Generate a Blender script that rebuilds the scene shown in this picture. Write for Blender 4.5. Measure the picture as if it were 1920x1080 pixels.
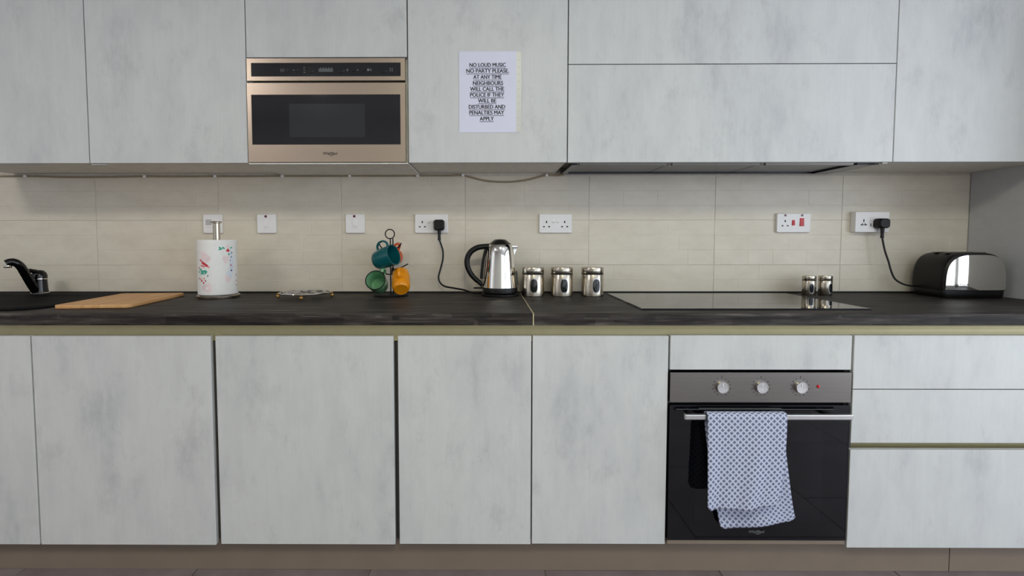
import bpy, bmesh, math, random
from mathutils import Vector, Matrix
random.seed(7)
PI = math.pi
for o in list(bpy.data.objects):
    bpy.data.objects.remove(o)
S = bpy.context.scene
COL = S.collection

# ---------------------------------------------------------------- camera (metres, wall face y=0, floor z=0)
cam_d = bpy.data.cameras.new('camera')
cam = bpy.data.objects.new('camera', cam_d)
COL.objects.link(cam)
cam_d.sensor_width = 36.0
cam_d.lens = 957.0 / 1920.0 * 36.0
cam_d.shift_x = 55.0 / 1920.0
cam_d.shift_y = -40.0 / 1920.0
cam_d.clip_start = 0.02
pitch, yaw, roll = 0.0534, 0.0061, 0.0008
cam.matrix_world = (Matrix.Translation((0, -2.276, 1.1387)) @ Matrix.Rotation(yaw, 4, 'Z')
                    @ Matrix.Rotation(PI / 2 - pitch, 4, 'X') @ Matrix.Rotation(-roll, 4, 'Z'))
S.camera = cam

# ---------------------------------------------------------------- world, light, exposure
S.view_settings.view_transform = 'Standard'
S.view_settings.look = 'None'
S.view_settings.gamma = 1.0
S.view_settings.use_curve_mapping = False
S.view_settings.exposure = 0.08
S.cycles.use_denoising = True
S.cycles.max_bounces = 8
S.cycles.diffuse_bounces = 5
S.cycles.caustics_reflective = False
S.cycles.caustics_refractive = False
W = bpy.data.worlds.new('daylight')
S.world = W
W.use_nodes = True
W.node_tree.nodes['Background'].inputs[0].default_value = (0.84, 0.90, 1.0, 1)
W.node_tree.nodes['Background'].inputs[1].default_value = 1.12

def area(name, loc, target, sx, sy, power, color):
    d = bpy.data.lights.new(name, 'AREA')
    d.shape = 'RECTANGLE'
    d.size, d.size_y, d.energy, d.color = sx, sy, power, color
    o = bpy.data.objects.new(name, d)
    COL.objects.link(o)
    o.location = loc
    o.rotation_euler = (Vector(target) - Vector(loc)).to_track_quat('-Z', 'Y').to_euler()
    return o
# daylight through the right-hand balcony door and the rear window (the left window only has the sky)
area('daylight_right', (3.38, -2.65, 1.17), (0, -2.65, 1.17), 3.3, 2.1, 50, (0.80, 0.89, 1.0))
area('daylight_rear', (1.95, -4.58, 1.23), (1.95, 0, 1.23), 2.6, 2.1, 12, (0.82, 0.93, 1.0))

# ---------------------------------------------------------------- materials
def lin(c):
    return tuple(((v / 255.0) / 12.92 if v / 255.0 <= .04045 else ((v / 255.0 + .055) / 1.055) ** 2.4) for v in c)

class NT:
    def __init__(s, name):
        s.m = bpy.data.materials.new(name)
        s.m.use_nodes = True
        s.t = s.m.node_tree
        s.b = s.t.nodes['Principled BSDF']
    def n(s, typ, **kw):
        nd = s.t.nodes.new(typ)
        for k, v in kw.items():
            if k.startswith('i_'):
                nd.inputs[k[2:].replace('_', ' ')].default_value = v
            else:
                setattr(nd, k, v)
        return nd
    def l(s, a, b):
        s.t.links.new(a, b)
    def coords(s, scale=(1, 1, 1), rnd=True, kind='Object'):
        tc = s.n('ShaderNodeTexCoord')
        mp = s.n('ShaderNodeMapping')
        mp.inputs['Scale'].default_value = scale
        if rnd:
            oi = s.n('ShaderNodeObjectInfo')
            mu = s.n('ShaderNodeMath', operation='MULTIPLY')
            mu.inputs[1].default_value = 37.0
            s.l(oi.outputs['Random'], mu.inputs[0])
            cb = s.n('ShaderNodeCombineXYZ')
            s.l(mu.outputs[0], cb.inputs[0]); s.l(mu.outputs[0], cb.inputs[1]); s.l(mu.outputs[0], cb.inputs[2])
            s.l(cb.outputs[0], mp.inputs['Location'])
        s.l(tc.outputs[kind], mp.inputs['Vector'])
        return mp.outputs['Vector']
    def noise(s, vec, scale, detail=4, rough=.55):
        nd = s.n('ShaderNodeTexNoise')
        nd.inputs['Scale'].default_value = scale
        nd.inputs['Detail'].default_value = detail
        nd.inputs['Roughness'].default_value = rough
        s.l(vec, nd.inputs['Vector'])
        return nd.outputs['Fac']
    def ramp(s, fac, stops):
        r = s.n('ShaderNodeValToRGB')
        el = r.color_ramp.elements
        while len(el) < len(stops):
            el.new(.5)
        for e, (p, c) in zip(el, stops):
            e.position = p
            e.color = (*c, 1)
        s.l(fac, r.inputs[0])
        return r.outputs[0]
    def mul(s, a, b, fac=1.0):
        m = s.n('ShaderNodeMix', data_type='RGBA', blend_type='MULTIPLY')
        m.inputs[0].default_value = fac
        s.l(a, m.inputs[6]); s.l(b, m.inputs[7])
        return m.outputs[2]
    def bump(s, h, strength, dist=.002):
        b = s.n('ShaderNodeBump')
        b.inputs['Strength'].default_value = strength
        b.inputs['Distance'].default_value = dist
        s.l(h, b.inputs['Height'])
        s.l(b.outputs[0], s.b.inputs['Normal'])
    def set(s, rough=.5, metal=0.0, col=None, spec=None, coat=None):
        s.b.inputs['Roughness'].default_value = rough
        s.b.inputs['Metallic'].default_value = metal
        if col:
            s.b.inputs['Base Color'].default_value = (*col, 1)
        if spec is not None:
            s.b.inputs['Specular IOR Level'].default_value = spec
        if coat is not None:
            s.b.inputs['Coat Weight'].default_value = coat
            s.b.inputs['Coat Roughness'].default_value = .05
        return s

def simple(name, rgb, rough=.5, metal=0.0, var=.08, nscale=30, coat=None, spec=None, bump=0):
    t = NT(name).set(rough, metal, coat=coat, spec=spec)
    c = lin(rgb)
    v = t.coords()
    f = t.noise(v, nscale, 3)
    lo = tuple(x * (1 - var) for x in c)
    hi = tuple(min(1, x * (1 + var)) for x in c)
    t.l(t.ramp(f, [(.3, lo), (.7, hi)]), t.b.inputs['Base Color'])
    if bump:
        t.bump(f, bump)
    return t.m

M = {}
# limed concrete-look laminate of the doors
t = NT('door_laminate').set(.42, spec=.35)
v1 = t.coords((5.2, 5.2, 2.0)); f1 = t.noise(v1, 1.25, 10, .66)
v2 = t.coords((90, 90, 2.6)); f2 = t.noise(v2, 1.0, 5, .6)
v3 = t.coords((4.4, 4.4, 2.6)); f3 = t.noise(v3, 1.7, 10, .74)
c1 = t.ramp(f1, [(.30, lin((186, 187, 188))), (.42, lin((200, 201, 200))), (.56, lin((207, 208, 206))), (.75, lin((200, 201, 200)))])
c2 = t.ramp(f2, [(.25, (.97, .97, .97)), (.6, (1, 1, 1))])
c3 = t.ramp(f3, [(.32, (.87, .87, .875)), (.45, (1, 1, 1))])
t.l(t.mul(t.mul(c1, c2), c3), t.b.inputs['Base Color'])
t.bump(f2, .03, .001)
M['door'] = t.m
M['edge'] = simple('edge_banding', (205, 204, 199), .5)
M['carcass'] = simple('grey_melamine', (226, 222, 213), .55)
M['carcass_dark'] = simple('shaded_melamine', (70, 68, 65), .6)  # base carcasses coloured dark so the gaps between doors look shaded
# dark worktop
t = NT('charcoal_wood_laminate').set(.55, spec=.2)
va = t.coords((2.2, 34, 34), rnd=False); fa = t.noise(va, 1.5, 8, .65)
vb = t.coords((9, 110, 60), rnd=False); fb = t.noise(vb, 1.2, 4, .6)
vc = t.coords((5, 28, 28), rnd=False)
vo = t.n('ShaderNodeTexVoronoi', feature='F1', distance='CHEBYCHEV')
vo.inputs['Scale'].default_value = 1.6
t.l(vc, vo.inputs['Vector'])
ca = t.ramp(fa, [(.34, lin((26, 22, 20))), (.46, lin((46, 41, 38))), (.56, lin((66, 61, 58))), (.70, lin((108, 102, 99)))])
cb = t.ramp(fb, [(.3, (.70, .69, .68)), (.65, (1, 1, 1))])
cc = t.ramp(vo.outputs['Color'], [(.15, (.62, .62, .62)), (.85, (1.3, 1.3, 1.3))])
t.l(t.mul(t.mul(ca, cb), cc), t.b.inputs['Base Color'])
t.bump(fb, .12, .001)
M['worktop'] = t.m
# wall tile
t = NT('cream_ceramic').set(.33, spec=.4)
v1 = t.coords((3, 3, 6)); f1 = t.noise(v1, 3, 6, .6)
v2 = t.coords((6, 6, 60)); f2 = t.noise(v2, 2, 4, .6)
c1 = t.ramp(f1, [(.3, lin((216, 206, 188))), (.7, lin((227, 218, 201)))])
c2 = t.ramp(f2, [(.3, (.98, .98, .98)), (.7, (1, 1, 1))])
t.l(t.mul(c1, c2), t.b.inputs['Base Color'])
t.bump(f2, .05, .0015)
M['tile'] = t.m
M['grout'] = simple('grout', (202, 195, 183), .85)
M['paint'] = simple('wall_paint', (212, 213, 215), .8, nscale=6, var=.03)
M['ceil'] = simple('ceiling_paint', (232, 232, 233), .85, nscale=6, var=.02)
t = NT('floor_porcelain').set(.45)
v1 = t.coords((1, 1, 1)); f1 = t.noise(v1, 5, 8, .65)
t.l(t.ramp(f1, [(.3, lin((108, 96, 97))), (.7, lin((134, 123, 124)))]), t.b.inputs['Base Color'])
M['floor'] = t.m
M['panel'] = simple('grey_end_panel', (196, 196, 198), .5, var=.03)
# brushed steels
def steel(name, rgb, rough, stretch, var=.10):
    t = NT(name).set(rough, 1.0)
    v = t.coords(stretch); f = t.noise(v, 1.0, 4, .6)
    c = lin(rgb)
    t.l(t.ramp(f, [(.3, tuple(x * (1 - var) for x in c)), (.7, tuple(min(1, x * (1 + var)) for x in c))]), t.b.inputs['Base Color'])
    t.l(t.ramp(f, [(.3, (rough * .95,) * 3), (.7, (rough * 1.06,) * 3)]), t.b.inputs['Roughness'])
    return t.m
M['steel_warm'] = steel('warm_brushed_steel', (200, 182, 163), .30, (1.5, 1.5, 800), .015)
M['steel'] = steel('brushed_steel', (134, 129, 124), .28, (1.5, 1.5, 800), .015)
M['steel_v'] = steel('canister_steel', (190, 181, 166), .24, (3, 3, 200), .06)
M['steel_dark'] = steel('hood_steel', (64, 64, 68), .24, (3, 200, 3), .04)
M['chrome'] = steel('polished_steel', (226, 222, 214), .05, (8, 8, 8), .01)
M['alu'] = simple('champagne_aluminium', (196, 186, 144), .45, .25, var=.03)
M['plinth'] = simple('plinth_laminate', (130, 116, 102), .5, .1, var=.04, nscale=8)
M['bar'] = steel('handle_aluminium', (214, 212, 210), .28, (3, 3, 100), .02)
M['black_glass'] = simple('black_glass', (7, 7, 9), .03, spec=.5, var=.02)
M['oven_glass'] = simple('oven_glass', (9, 9, 15), .05, spec=.5, var=.02)
M['panel_glass'] = simple('smoked_panel_glass', (30, 30, 32), .10, spec=.5, var=.03)
M['mesh_glass'] = simple('window_mesh_glass', (49, 50, 51), .14, spec=.5, var=.03)
M['micro_glass'] = simple('reflection_grey_glass', (36, 35, 37), .05, spec=.5, var=.02)  # grey lift in the colour stands in for the reflected ceiling
M['black'] = simple('black_plastic', (13, 12, 12), .40, var=.1, spec=.35)
M['matt_black'] = simple('matt_black', (10, 10, 11), .6, var=.1, spec=.3)
M['black_gloss'] = simple('black_gloss', (9, 9, 10), .18, var=.1)
M['composite'] = simple('black_composite', (6, 7, 10), .7, var=.3, nscale=900, spec=.1)
M['white'] = simple('white_plastic', (240, 237, 236), .35, var=.015)
M['white_grey'] = simple('grey_plastic', (186, 184, 183), .4, var=.02)
M['red'] = simple('red_plastic', (196, 22, 34), .3, var=.05)
M['dark_red'] = simple('neon_red', (96, 14, 26), .25, var=.05)
M['ink'] = simple('black_ink', (26, 26, 30), .7, var=.05)
M['icon'] = simple('icon_print', (112, 114, 114), .5, var=.03)
M['button'] = simple('button_black', (20, 21, 22), .25, var=.03)
M['display'] = simple('display_print', (88, 92, 92), .3, var=.03)
M['paper'] = simple('white_paper', (222, 222, 238), .8, var=.015, nscale=10)
M['sleeve'] = simple('plastic_sleeve', (206, 206, 197), .3, var=.02)
t = NT('light_bamboo').set(.5)
v1 = t.coords((30, 3, 3)); f1 = t.noise(v1, 1.4, 6, .6)
t.l(t.ramp(f1, [(.3, lin((200, 146, 92))), (.7, lin((226, 180, 124)))]), t.b.inputs['Base Color'])
M['wood'] = t.m
M['tissue'] = simple('kitchen_paper', (240, 238, 234), .9, var=.02, nscale=60, bump=.15)
M['p_pink'] = simple('print_pink', (240, 220, 220), .9)
M['p_pale'] = simple('print_pale_blue', (226, 231, 240), .9)
M['p_red'] = simple('print_red', (206, 58, 74), .9)
M['p_teal'] = simple('print_teal', (74, 172, 148), .9)
M['p_navy'] = simple('print_navy', (52, 56, 92), .9)
M['p_coral'] = simple('print_coral', (232, 136, 124), .9)
M['brass'] = simple('brass_ball', (196, 158, 92), .3, .8, var=.08)
M['m_teal'] = simple('teal_glaze', (14, 92, 98), .16, var=.06)
M['m_orange'] = simple('orange_glaze', (200, 84, 30), .2, var=.06)
M['m_green'] = simple('green_glaze', (118, 172, 128), .2, var=.05)
M['m_amber'] = simple('amber_glaze', (232, 146, 14), .2, var=.05)
M['cable'] = simple('beige_cable', (158, 142, 116), .6)
M['window_frame'] = simple('white_frame', (230, 230, 228), .4)
M['dark_oval'] = simple('dark_window_glass', (22, 25, 26), .06, var=.05)
M['rubber'] = simple('dark_gasket', (24, 22, 20), .6)
M['shade_inner'] = simple('oven_vent_dark', (6, 6, 7), .5)
# patterned tea towel
t = NT('tea_towel_cotton').set(.9)
tc = t.n('ShaderNodeTexCoord'); sp = t.n('ShaderNodeSeparateXYZ'); t.l(tc.outputs['UV'], sp.inputs[0])
def mth(op, a, b=None):
    nd = t.n('ShaderNodeMath', operation=op)
    for i, x in enumerate((a, b)):
        if x is None: continue
        if isinstance(x, (int, float)): nd.inputs[i].default_value = x
        else: t.l(x, nd.inputs[i])
    return nd.outputs[0]
U_ = mth('DIVIDE', sp.outputs[0], .0192); V_ = mth('DIVIDE', sp.outputs[1], .0192)
def cell(x):
    return mth('ABSOLUTE', mth('SUBTRACT', mth('FRACT', x), .5))
mx = mth('MAXIMUM', cell(mth('ADD', U_, V_)), cell(mth('SUBTRACT', U_, V_)))
vn = t.coords((1, 1, 1)); fn = t.noise(vn, 420, 3)
mask = mth('ADD', mx, mth('MULTIPLY', mth('SUBTRACT', fn, .5), .10))
cA = t.ramp(mask, [(.0, lin((116, 119, 142))), (.27, lin((96, 100, 126))), (.335, lin((188, 194, 214))), (1, lin((198, 204, 222)))])
t.l(cA, t.b.inputs['Base Color'])
t.bump(fn, .25, .001)
M['towel'] = t.m

# ---------------------------------------------------------------- geometry helpers
class MB:
    """collects primitives; build() links them as one mesh object"""
    def __init__(s):
        s.bm = bmesh.new()
    def box(s, x0, x1, y0, y1, z0, z1, bev=0.0, seg=1, mat=None):
        r = bmesh.ops.create_cube(s.bm, size=1.0)
        vs = r['verts']
        for v in vs:
            v.co = Vector((x0 + (v.co.x + .5) * (x1 - x0), y0 + (v.co.y + .5) * (y1 - y0), z0 + (v.co.z + .5) * (z1 - z0)))
        if bev:
            es = list({e for v in vs for e in v.link_edges})
            bmesh.ops.bevel(s.bm, geom=es, offset=bev, segments=seg, affect='EDGES', profile=.5)
        return s
    def lathe(s, prof, c=(0, 0, 0), axis='Z', n=40, close=True):
        rings = []
        for r, h in prof:
            ring = []
            for i in range(n):
                a = 2 * PI * i / n
                p = (r * math.cos(a), r * math.sin(a), h)
                if axis == 'Y': p = (p[0], h, p[1])
                if axis == 'X': p = (h, p[0], p[1])
                ring.append(s.bm.verts.new(Vector(c) + Vector(p)))
            rings.append(ring)
        for a, b in zip(rings, rings[1:]):
            for i in range(n):
                j = (i + 1) % n
                s.bm.faces.new((a[i], a[j], b[j], b[i]))
        if close:
            for ring in (rings[0], rings[-1]):
                try: s.bm.faces.new(ring)
                except ValueError: pass
        return s
    def tube(s, pts, r, n=8, smooth=6, closed=False, flat=None):
        P = catmull(pts, smooth, closed) if smooth > 1 else [Vector(p) for p in pts]
        m = len(P)
        rings = []
        up = Vector((0, 0, 1))
        for i, p in enumerate(P):
            if closed: tg = (P[(i + 1) % m] - P[i - 1]).normalized()
            else: tg = (P[min(i + 1, m - 1)] - P[max(i - 1, 0)]).normalized()
            ref = up if abs(tg.dot(up)) < .9 else Vector((0, 1, 0))
            if i and abs(tg.dot(u0)) < .9: ref = u0
            a = tg.cross(ref).normalized(); b = a.cross(tg).normalized(); u0 = b
            rr = r[min(int(i * len(r) / m), len(r) - 1)] if isinstance(r, (list, tuple)) else r
            ra, rb = (rr, rr) if not flat else (rr * flat[0], rr * flat[1])
            rings.append([s.bm.verts.new(p + a * ra * math.cos(2 * PI * k / n) + b * rb * math.sin(2 * PI * k / n)) for k in range(n)])
        prs = list(zip(rings, rings[1:])) + ([(rings[-1], rings[0])] if closed else [])
        for a, b in prs:
            for k in range(n):
                j = (k + 1) % n
                s.bm.faces.new((a[k], a[j], b[j], b[k]))
        if not closed:
            s.bm.faces.new(rings[0]); s.bm.faces.new(rings[-1])
        return s
    def ball(s, c, r, sx=1, sy=1, sz=1, n=14):
        q = bmesh.ops.create_uvsphere(s.bm, u_segments=n, v_segments=n // 2 + 1, radius=r)
        for v in q['verts']:
            v.co = Vector((v.co.x * sx, v.co.y * sy, v.co.z * sz)) + Vector(c)
        return s
    def poly(s, pts):
        s.bm.faces.new([s.bm.verts.new(Vector(p)) for p in pts])
        return s
    def prism(s, pts, d):
        """polygon pts extruded along vector d"""
        d = Vector(d)
        a = [s.bm.verts.new(Vector(p)) for p in pts]
        b = [s.bm.verts.new(Vector(p) + d) for p in pts]
        s.bm.faces.new(a); s.bm.faces.new(b)
        m = len(a)
        for i in range(m):
            j = (i + 1) % m
            s.bm.faces.new((a[i], a[j], b[j], b[i]))
        return s
    def build(s, name, mat, parent=None, smooth=False, local=False):
        bmesh.ops.recalc_face_normals(s.bm, faces=s.bm.faces[:])
        me = bpy.data.meshes.new(name)
        if parent is not None and not local:
            w = parent
            off = Vector((0, 0, 0))
            while w is not None:
                off += Vector(w.location); w = w.parent
            bmesh.ops.translate(s.bm, verts=s.bm.verts[:], vec=-off)
        s.bm.to_mesh(me); s.bm.free()
        me.materials.append(M[mat] if isinstance(mat, str) else mat)
        if smooth:
            for p in me.polygons: p.use_smooth = True
            try:
                me.set_sharp_from_angle(angle=math.radians(38))
            except Exception:
                pass
        o = bpy.data.objects.new(name, me)
        COL.objects.link(o)
        if parent is not None: o.parent = parent
        return o

def catmull(pts, k, closed=False):
    P = [Vector(p) for p in pts]; m = len(P); out = []
    for i in range(m if closed else m - 1):
        g = (lambda q: P[q % m]) if closed else (lambda q: P[max(0, min(m - 1, q))])
        p0, p1, p2, p3 = g(i - 1), g(i), g(i + 1), g(i + 2)
        for j in range(k):
            u = j / k
            out.append(.5 * ((2 * p1) + (p2 - p0) * u + (2 * p0 - 5 * p1 + 4 * p2 - p3) * u * u + (3 * p1 - p0 - 3 * p2 + p3) * u ** 3))
    if not closed: out.append(P[-1])
    return out

def rrect(x0, x1, y0, y1, r, n=8):
    pts = []
    for cx, cy, a0 in ((x1 - r, y1 - r, 0), (x0 + r, y1 - r, 90), (x0 + r, y0 + r, 180), (x1 - r, y0 + r, 270)):
        for i in range(n + 1):
            a = math.radians(a0 + 90 * i / n)
            pts.append((cx + r * math.cos(a), cy + r * math.sin(a)))
    return pts

def thing(name, label, cat, loc=(0, 0, 0), group=None):
    o = bpy.data.objects.new(name, None)
    o.empty_display_size = .05
    COL.objects.link(o)
    o.location = loc
    o['label'] = label; o['category'] = cat
    if group: o['group'] = group
    return o
def tag(o, label, cat, group=None):
    o['label'] = label; o['category'] = cat
    if group: o['group'] = group
    return o
def struct(o, label=None):
    o['kind'] = 'structure'
    if label: o['label'] = label
    return o
def text_obj(name, txt, mat, parent, x, y, z, width=None, height=.01, shear=0, bold=0.0, align='CENTER', heavy=0):
    """flat lettering facing -y, centred at x, baseline z"""
    cu = bpy.data.curves.new(name, 'FONT')
    cu.body = txt; cu.size = 1.0; cu.align_x = align; cu.shear = shear; cu.offset = bold
    cu.resolution_u = 3
    o = bpy.data.objects.new(name, cu); COL.objects.link(o)
    dg = bpy.context.evaluated_depsgraph_get()
    me = bpy.data.meshes.new_from_object(o.evaluated_get(dg))
    bpy.data.objects.remove(o)
    xs = [v.co.x for v in me.vertices]
    w = max(xs) - min(xs); mid = (max(xs) + min(xs)) / 2
    sx = width / w if width else height / .73
    sz = height / .73
    off = Vector((0, 0, 0)); p = parent
    while p is not None: off += Vector(p.location); p = p.parent
    for v in me.vertices:
        v.co = Vector((x + (v.co.x - mid) * sx, y, z + v.co.y * sz)) - off
    if heavy:
        bm_ = bmesh.new(); bm_.from_mesh(me)
        g0 = bm_.verts[:] + bm_.edges[:] + bm_.faces[:]
        for dx_, dz_ in ((-heavy, 0), (heavy, 0), (0, heavy * .7)):
            q_ = bmesh.ops.duplicate(bm_, geom=g0)
            bmesh.ops.translate(bm_, verts=[v for v in q_['geom'] if isinstance(v, bmesh.types.BMVert)], vec=(dx_, -.00002 * (1 + (dx_ > 0)), dz_))
        bm_.to_mesh(me); bm_.free()
    me.materials.append(M[mat])
    o = bpy.data.objects.new(name, me); COL.objects.link(o)
    o.parent = parent
    return o

# ---------------------------------------------------------------- room shell
XL, XR, YB, ZC = -3.4, 3.4, -4.6, 2.6
wall_back = struct(MB().box(XL, XR, .0016, .15, 0, ZC).build('wall_back', 'grout'))
floor = struct(MB().box(XL, XR, YB, .15, -.12, -.006).build('floor', 'grout'))
struct(MB().box(XL, XR, YB, .15, ZC, ZC + .1).build('ceiling', 'ceil'))
def holed_wall(name, axis, pos, th, lo, hi, h0, h1, z0, z1):
    b = MB()
    def bx(a, c, e, f):
        if axis == 'x': b.box(pos, pos + th, a, c, e, f)
        else: b.box(a, c, pos, pos + th, e, f)
    bx(lo, h0, 0, ZC); bx(h1, hi, 0, ZC); bx(h0, h1, z1, ZC)
    if z0 > 0: bx(h0, h1, 0, z0)
    return struct(b.build(name, 'paint'))
holed_wall('wall_right', 'x', XR, .12, YB, .15, -4.35, -.95, .08, 2.25)
holed_wall('wall_left', 'x', XL - .12, .12, YB, .15, -2.75, -1.45, .85, 2.15)
holed_wall('wall_front', 'y', YB - .12, .12, XL, XR, .60, 3.30, .12, 2.34)
def win(name, axis, pos, h0, h1, z0, z1):
    b = MB(); w = .05
    def bx(a, c, e, f):
        if axis == 'x': b.box(pos, pos + .05, a, c, e, f)
        else: b.box(a, c, pos, pos + .05, e, f)
    mid = (h0 + h1) / 2
    bx(h0, h0 + w, z0, z1); bx(h1 - w, h1, z0, z1); bx(mid - w / 2, mid + w / 2, z0 + w, z1 - w)
    bx(h0 + w, h1 - w, z0, z0 + w); bx(h0 + w, h1 - w, z1 - w, z1)
    struct(b.build(name, 'window_frame'))
win('window_1', 'x', XR + .02, -4.35, -.95, .08, 2.25)
win('window_2', 'x', XL - .07, -2.75, -1.45, .85, 2.15)
win('window_3', 'y', YB - .07, .60, 3.30, .12, 2.34)

# floor tiles (600 x 600)
fx = -3.397
k = 0
fm = None
while fx < XR - .05:
    fy = -.573 + .6 * 1
    for j in range(9):
        y1 = fy - .6 * j - (.3 if k % 2 else 0)
        y0 = y1 - .597
        y1c, y0c = min(y1, .003), max(y0, YB + .002)
        if y1c - y0c > .02:
            x1 = min(fx + .597, XR - .002)
            MB().box(fx, x1, y0c, y1c, -.010, 0, .0012).build('floor_tile', 'floor', floor)
    fx += .6; k += 1

# wall tiles, each with its own raised split-brick relief
TX = [-2.838, -2.288, -1.739, -1.191, -.643, -.092, .457, 1.015, 1.575, 2.133]
TZ = [.905, 1.024, 1.2235, 1.4195]
def wall_tile(x0, x1, z0, z1, ztop_full):
    b = MB(); bm = b.bm
    g = .0009
    X0, X1, Z0, Z1 = x0 + g, x1 - g, z0 + g, z1 - g
    b.box(X0, X1, .0007, .0015, Z0, Z1)
    rows = [1.4195 - .0653 * i for i in range(9)]
    zs = sorted({Z0, Z1} | {z for z in [ztop_full - .066, ztop_full - .132] if Z0 + .01 < z < Z1 - .01})
    for za, zb in zip(zs, zs[1:]):
        cuts = [X0]
        while True:
            nx = cuts[-1] + random.choice((.11, .15, .2, .26, .33, .4))
            if nx > X1 - .07: break
            cuts.append(nx)
        cuts.append(X1)
        for xa, xb in zip(cuts, cuts[1:]):
            f = random.choice((0, 0, 0, .0002, .0004, .0006))
            c = .0018
            inner = [(xa + c, f, za + c * .8), (xb - c, f, za + c * .8), (xb - c, f, zb - c * .8), (xa + c, f, zb - c * .8)]
            outer = [(xa, .00085, za), (xb, .00085, za), (xb, .00085, zb), (xa, .00085, zb)]
            vi = [bm.verts.new(p) for p in inner]; vo_ = [bm.verts.new(p) for p in outer]
            vb_ = [bm.verts.new((p[0], .0010, p[2])) for p in outer]
            bm.faces.new(vi)
            for i in range(4):
                j = (i + 1) % 4
                bm.faces.new((vo_[i], vo_[j], vi[j], vi[i]))
                bm.faces.new((vb_[i], vb_[j], vo_[j], vo_[i]))
    return b.build('tile', 'tile', wall_back)
for x0, x1 in zip(TX, TX[1:]):
    for z0, z1 in zip(TZ, TZ[1:]):
        wall_tile(x0, x1, z0, z1, z1)

# ---------------------------------------------------------------- base units
YD = -.618          # base door face
def slab_door(name, x0, x1, z0, z1, parent, yf=YD, th=.0195, mat='door'):
    return MB().box(x0, x1, yf, yf + th, z0, z1, .0012).build(name, mat, parent)
def base_unit(x0, x1, label, cat='cabinet', front=-.597):
    c = thing('base_cabinet', label, cat, ((x0 + x1) / 2, -.3, .1), 'base units under the worktop')
    b = MB()
    b.box(x0 + .001, x0 + .018, front, -.03, .125, .80); b.box(x1 - .018, x1 - .001, front, -.03, .125, .80)
    b.box(x0 + .018, x1 - .018, front, -.03, .125, .143)
    b.box(x0 + .018, x1 - .018, -.05, -.03, .143, .80)
    b.box(x0 + .018, x1 - .018, front, -.05, .78, .80)
    b.box(x0 + .001, x1 - .001, -.545, -.03, .80, .860)
    for fxx in (x0 + .05, x1 - .05):
        for fyy in (-.50, -.08):
            b.lathe([(.02, 0), (.02, .02), (.012, .03), (.012, .125)], (fxx, fyy, .0005), n=10)
    b.build('carcass', 'carcass_dark', c)
    return c
c = base_unit(-2.10, -1.50, 'pale concrete-look base cabinet cut off by the left edge, below the sink')
slab_door('door', -2.098, -1.5035, .113, .822, c)
c = base_unit(-1.50, -.90, 'pale concrete-look base cabinet below the wooden board and kitchen roll')
d = slab_door('door', -1.498, -.907, .113, .8215, c)
c = base_unit(-.90, -.30, 'pale concrete-look base cabinet with one wide door below the mug tree and wire trivet')
slab_door('door', -.890, -.304, .1165, .8215, c)
c = base_unit(-.30, .15, 'narrow pale base cabinet below the kettle, right of the widest black gap')
slab_door('door', -.289, .1492, .1185, .8225, c)
c = base_unit(.15, .60, 'narrow pale base cabinet right beside the oven')
slab_door('door', .1535, .598, .1205, .823, c)
# oven housing
c = thing('oven_housing', 'base unit around the oven, with a low pale front panel above it', 'cabinet', (.9, -.3, .1), 'base units under the worktop')
b = MB()
b.box(.601, .613, -.597, -.03, .125, .80); b.box(1.188, 1.200, -.597, -.03, .125, .80)
b.box(.613, 1.188, -.597, -.03, .118, .122); b.box(.613, 1.188, -.597, -.05, .715, .80)
b.box(.601, 1.199, -.545, -.03, .80, .860)
for fxx in (.65, 1.15):
    for fyy in (-.50, -.08):
        b.lathe([(.02, 0), (.02, .02), (.012, .03), (.012, .118)], (fxx, fyy, .0005), n=10)
b.build('carcass', 'carcass_dark', c)
slab_door('front_panel', .604, 1.196, .711, .8245, c)
# drawer unit
c = base_unit(1.2005, 2.125, 'wide pale drawer unit right of the oven')
for z0, z1 in ((.6475, .8245), (.467, .6445), (.110, .4435)):
    d = slab_door('drawer', 1.2035, 2.122, z0, z1, c)
MB().box(1.2187, 2.1067, -.566, -.564, .425, .486).box(1.2187, 2.1067, -.596, -.566, .425, .427).box(1.2187, 2.1067, -.596, -.566, .484, .486).build('grip_channel', 'alu', c)

# handle channel under the worktop, in two lengths
def channel(x0, x1, label):
    b = MB()
    prof = [(-.598, .8612), (-.597, .858), (-.594, .850), (-.592, .840), (-.591, .828), (-.592, .812), (-.5975, .803), (-.548, .803), (-.548, .8612)]
    b.prism([(x0, y, z) for y, z in prof], (x1 - x0, 0, 0))
    tag(b.build('handle_channel', 'alu'), label, 'rail')
channel(-2.10, -.905, 'champagne metal grip rail under the worktop, left length below sink and board')
channel(-.9045, 2.12, 'champagne metal grip rail under the worktop, long length from trivet to toaster')

# plinths
tag(MB().box(-2.10, 1.5855, -.574, -.556, .0005, .117).build('plinth', 'plinth'), 'long taupe plinth board along the floor under doors and oven', 'plinth')
tag(MB().box(1.5885, 2.125, -.574, -.556, .0005, .109).build('plinth', 'plinth'), 'short taupe plinth board under the drawers, in the bottom right corner', 'plinth')

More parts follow.
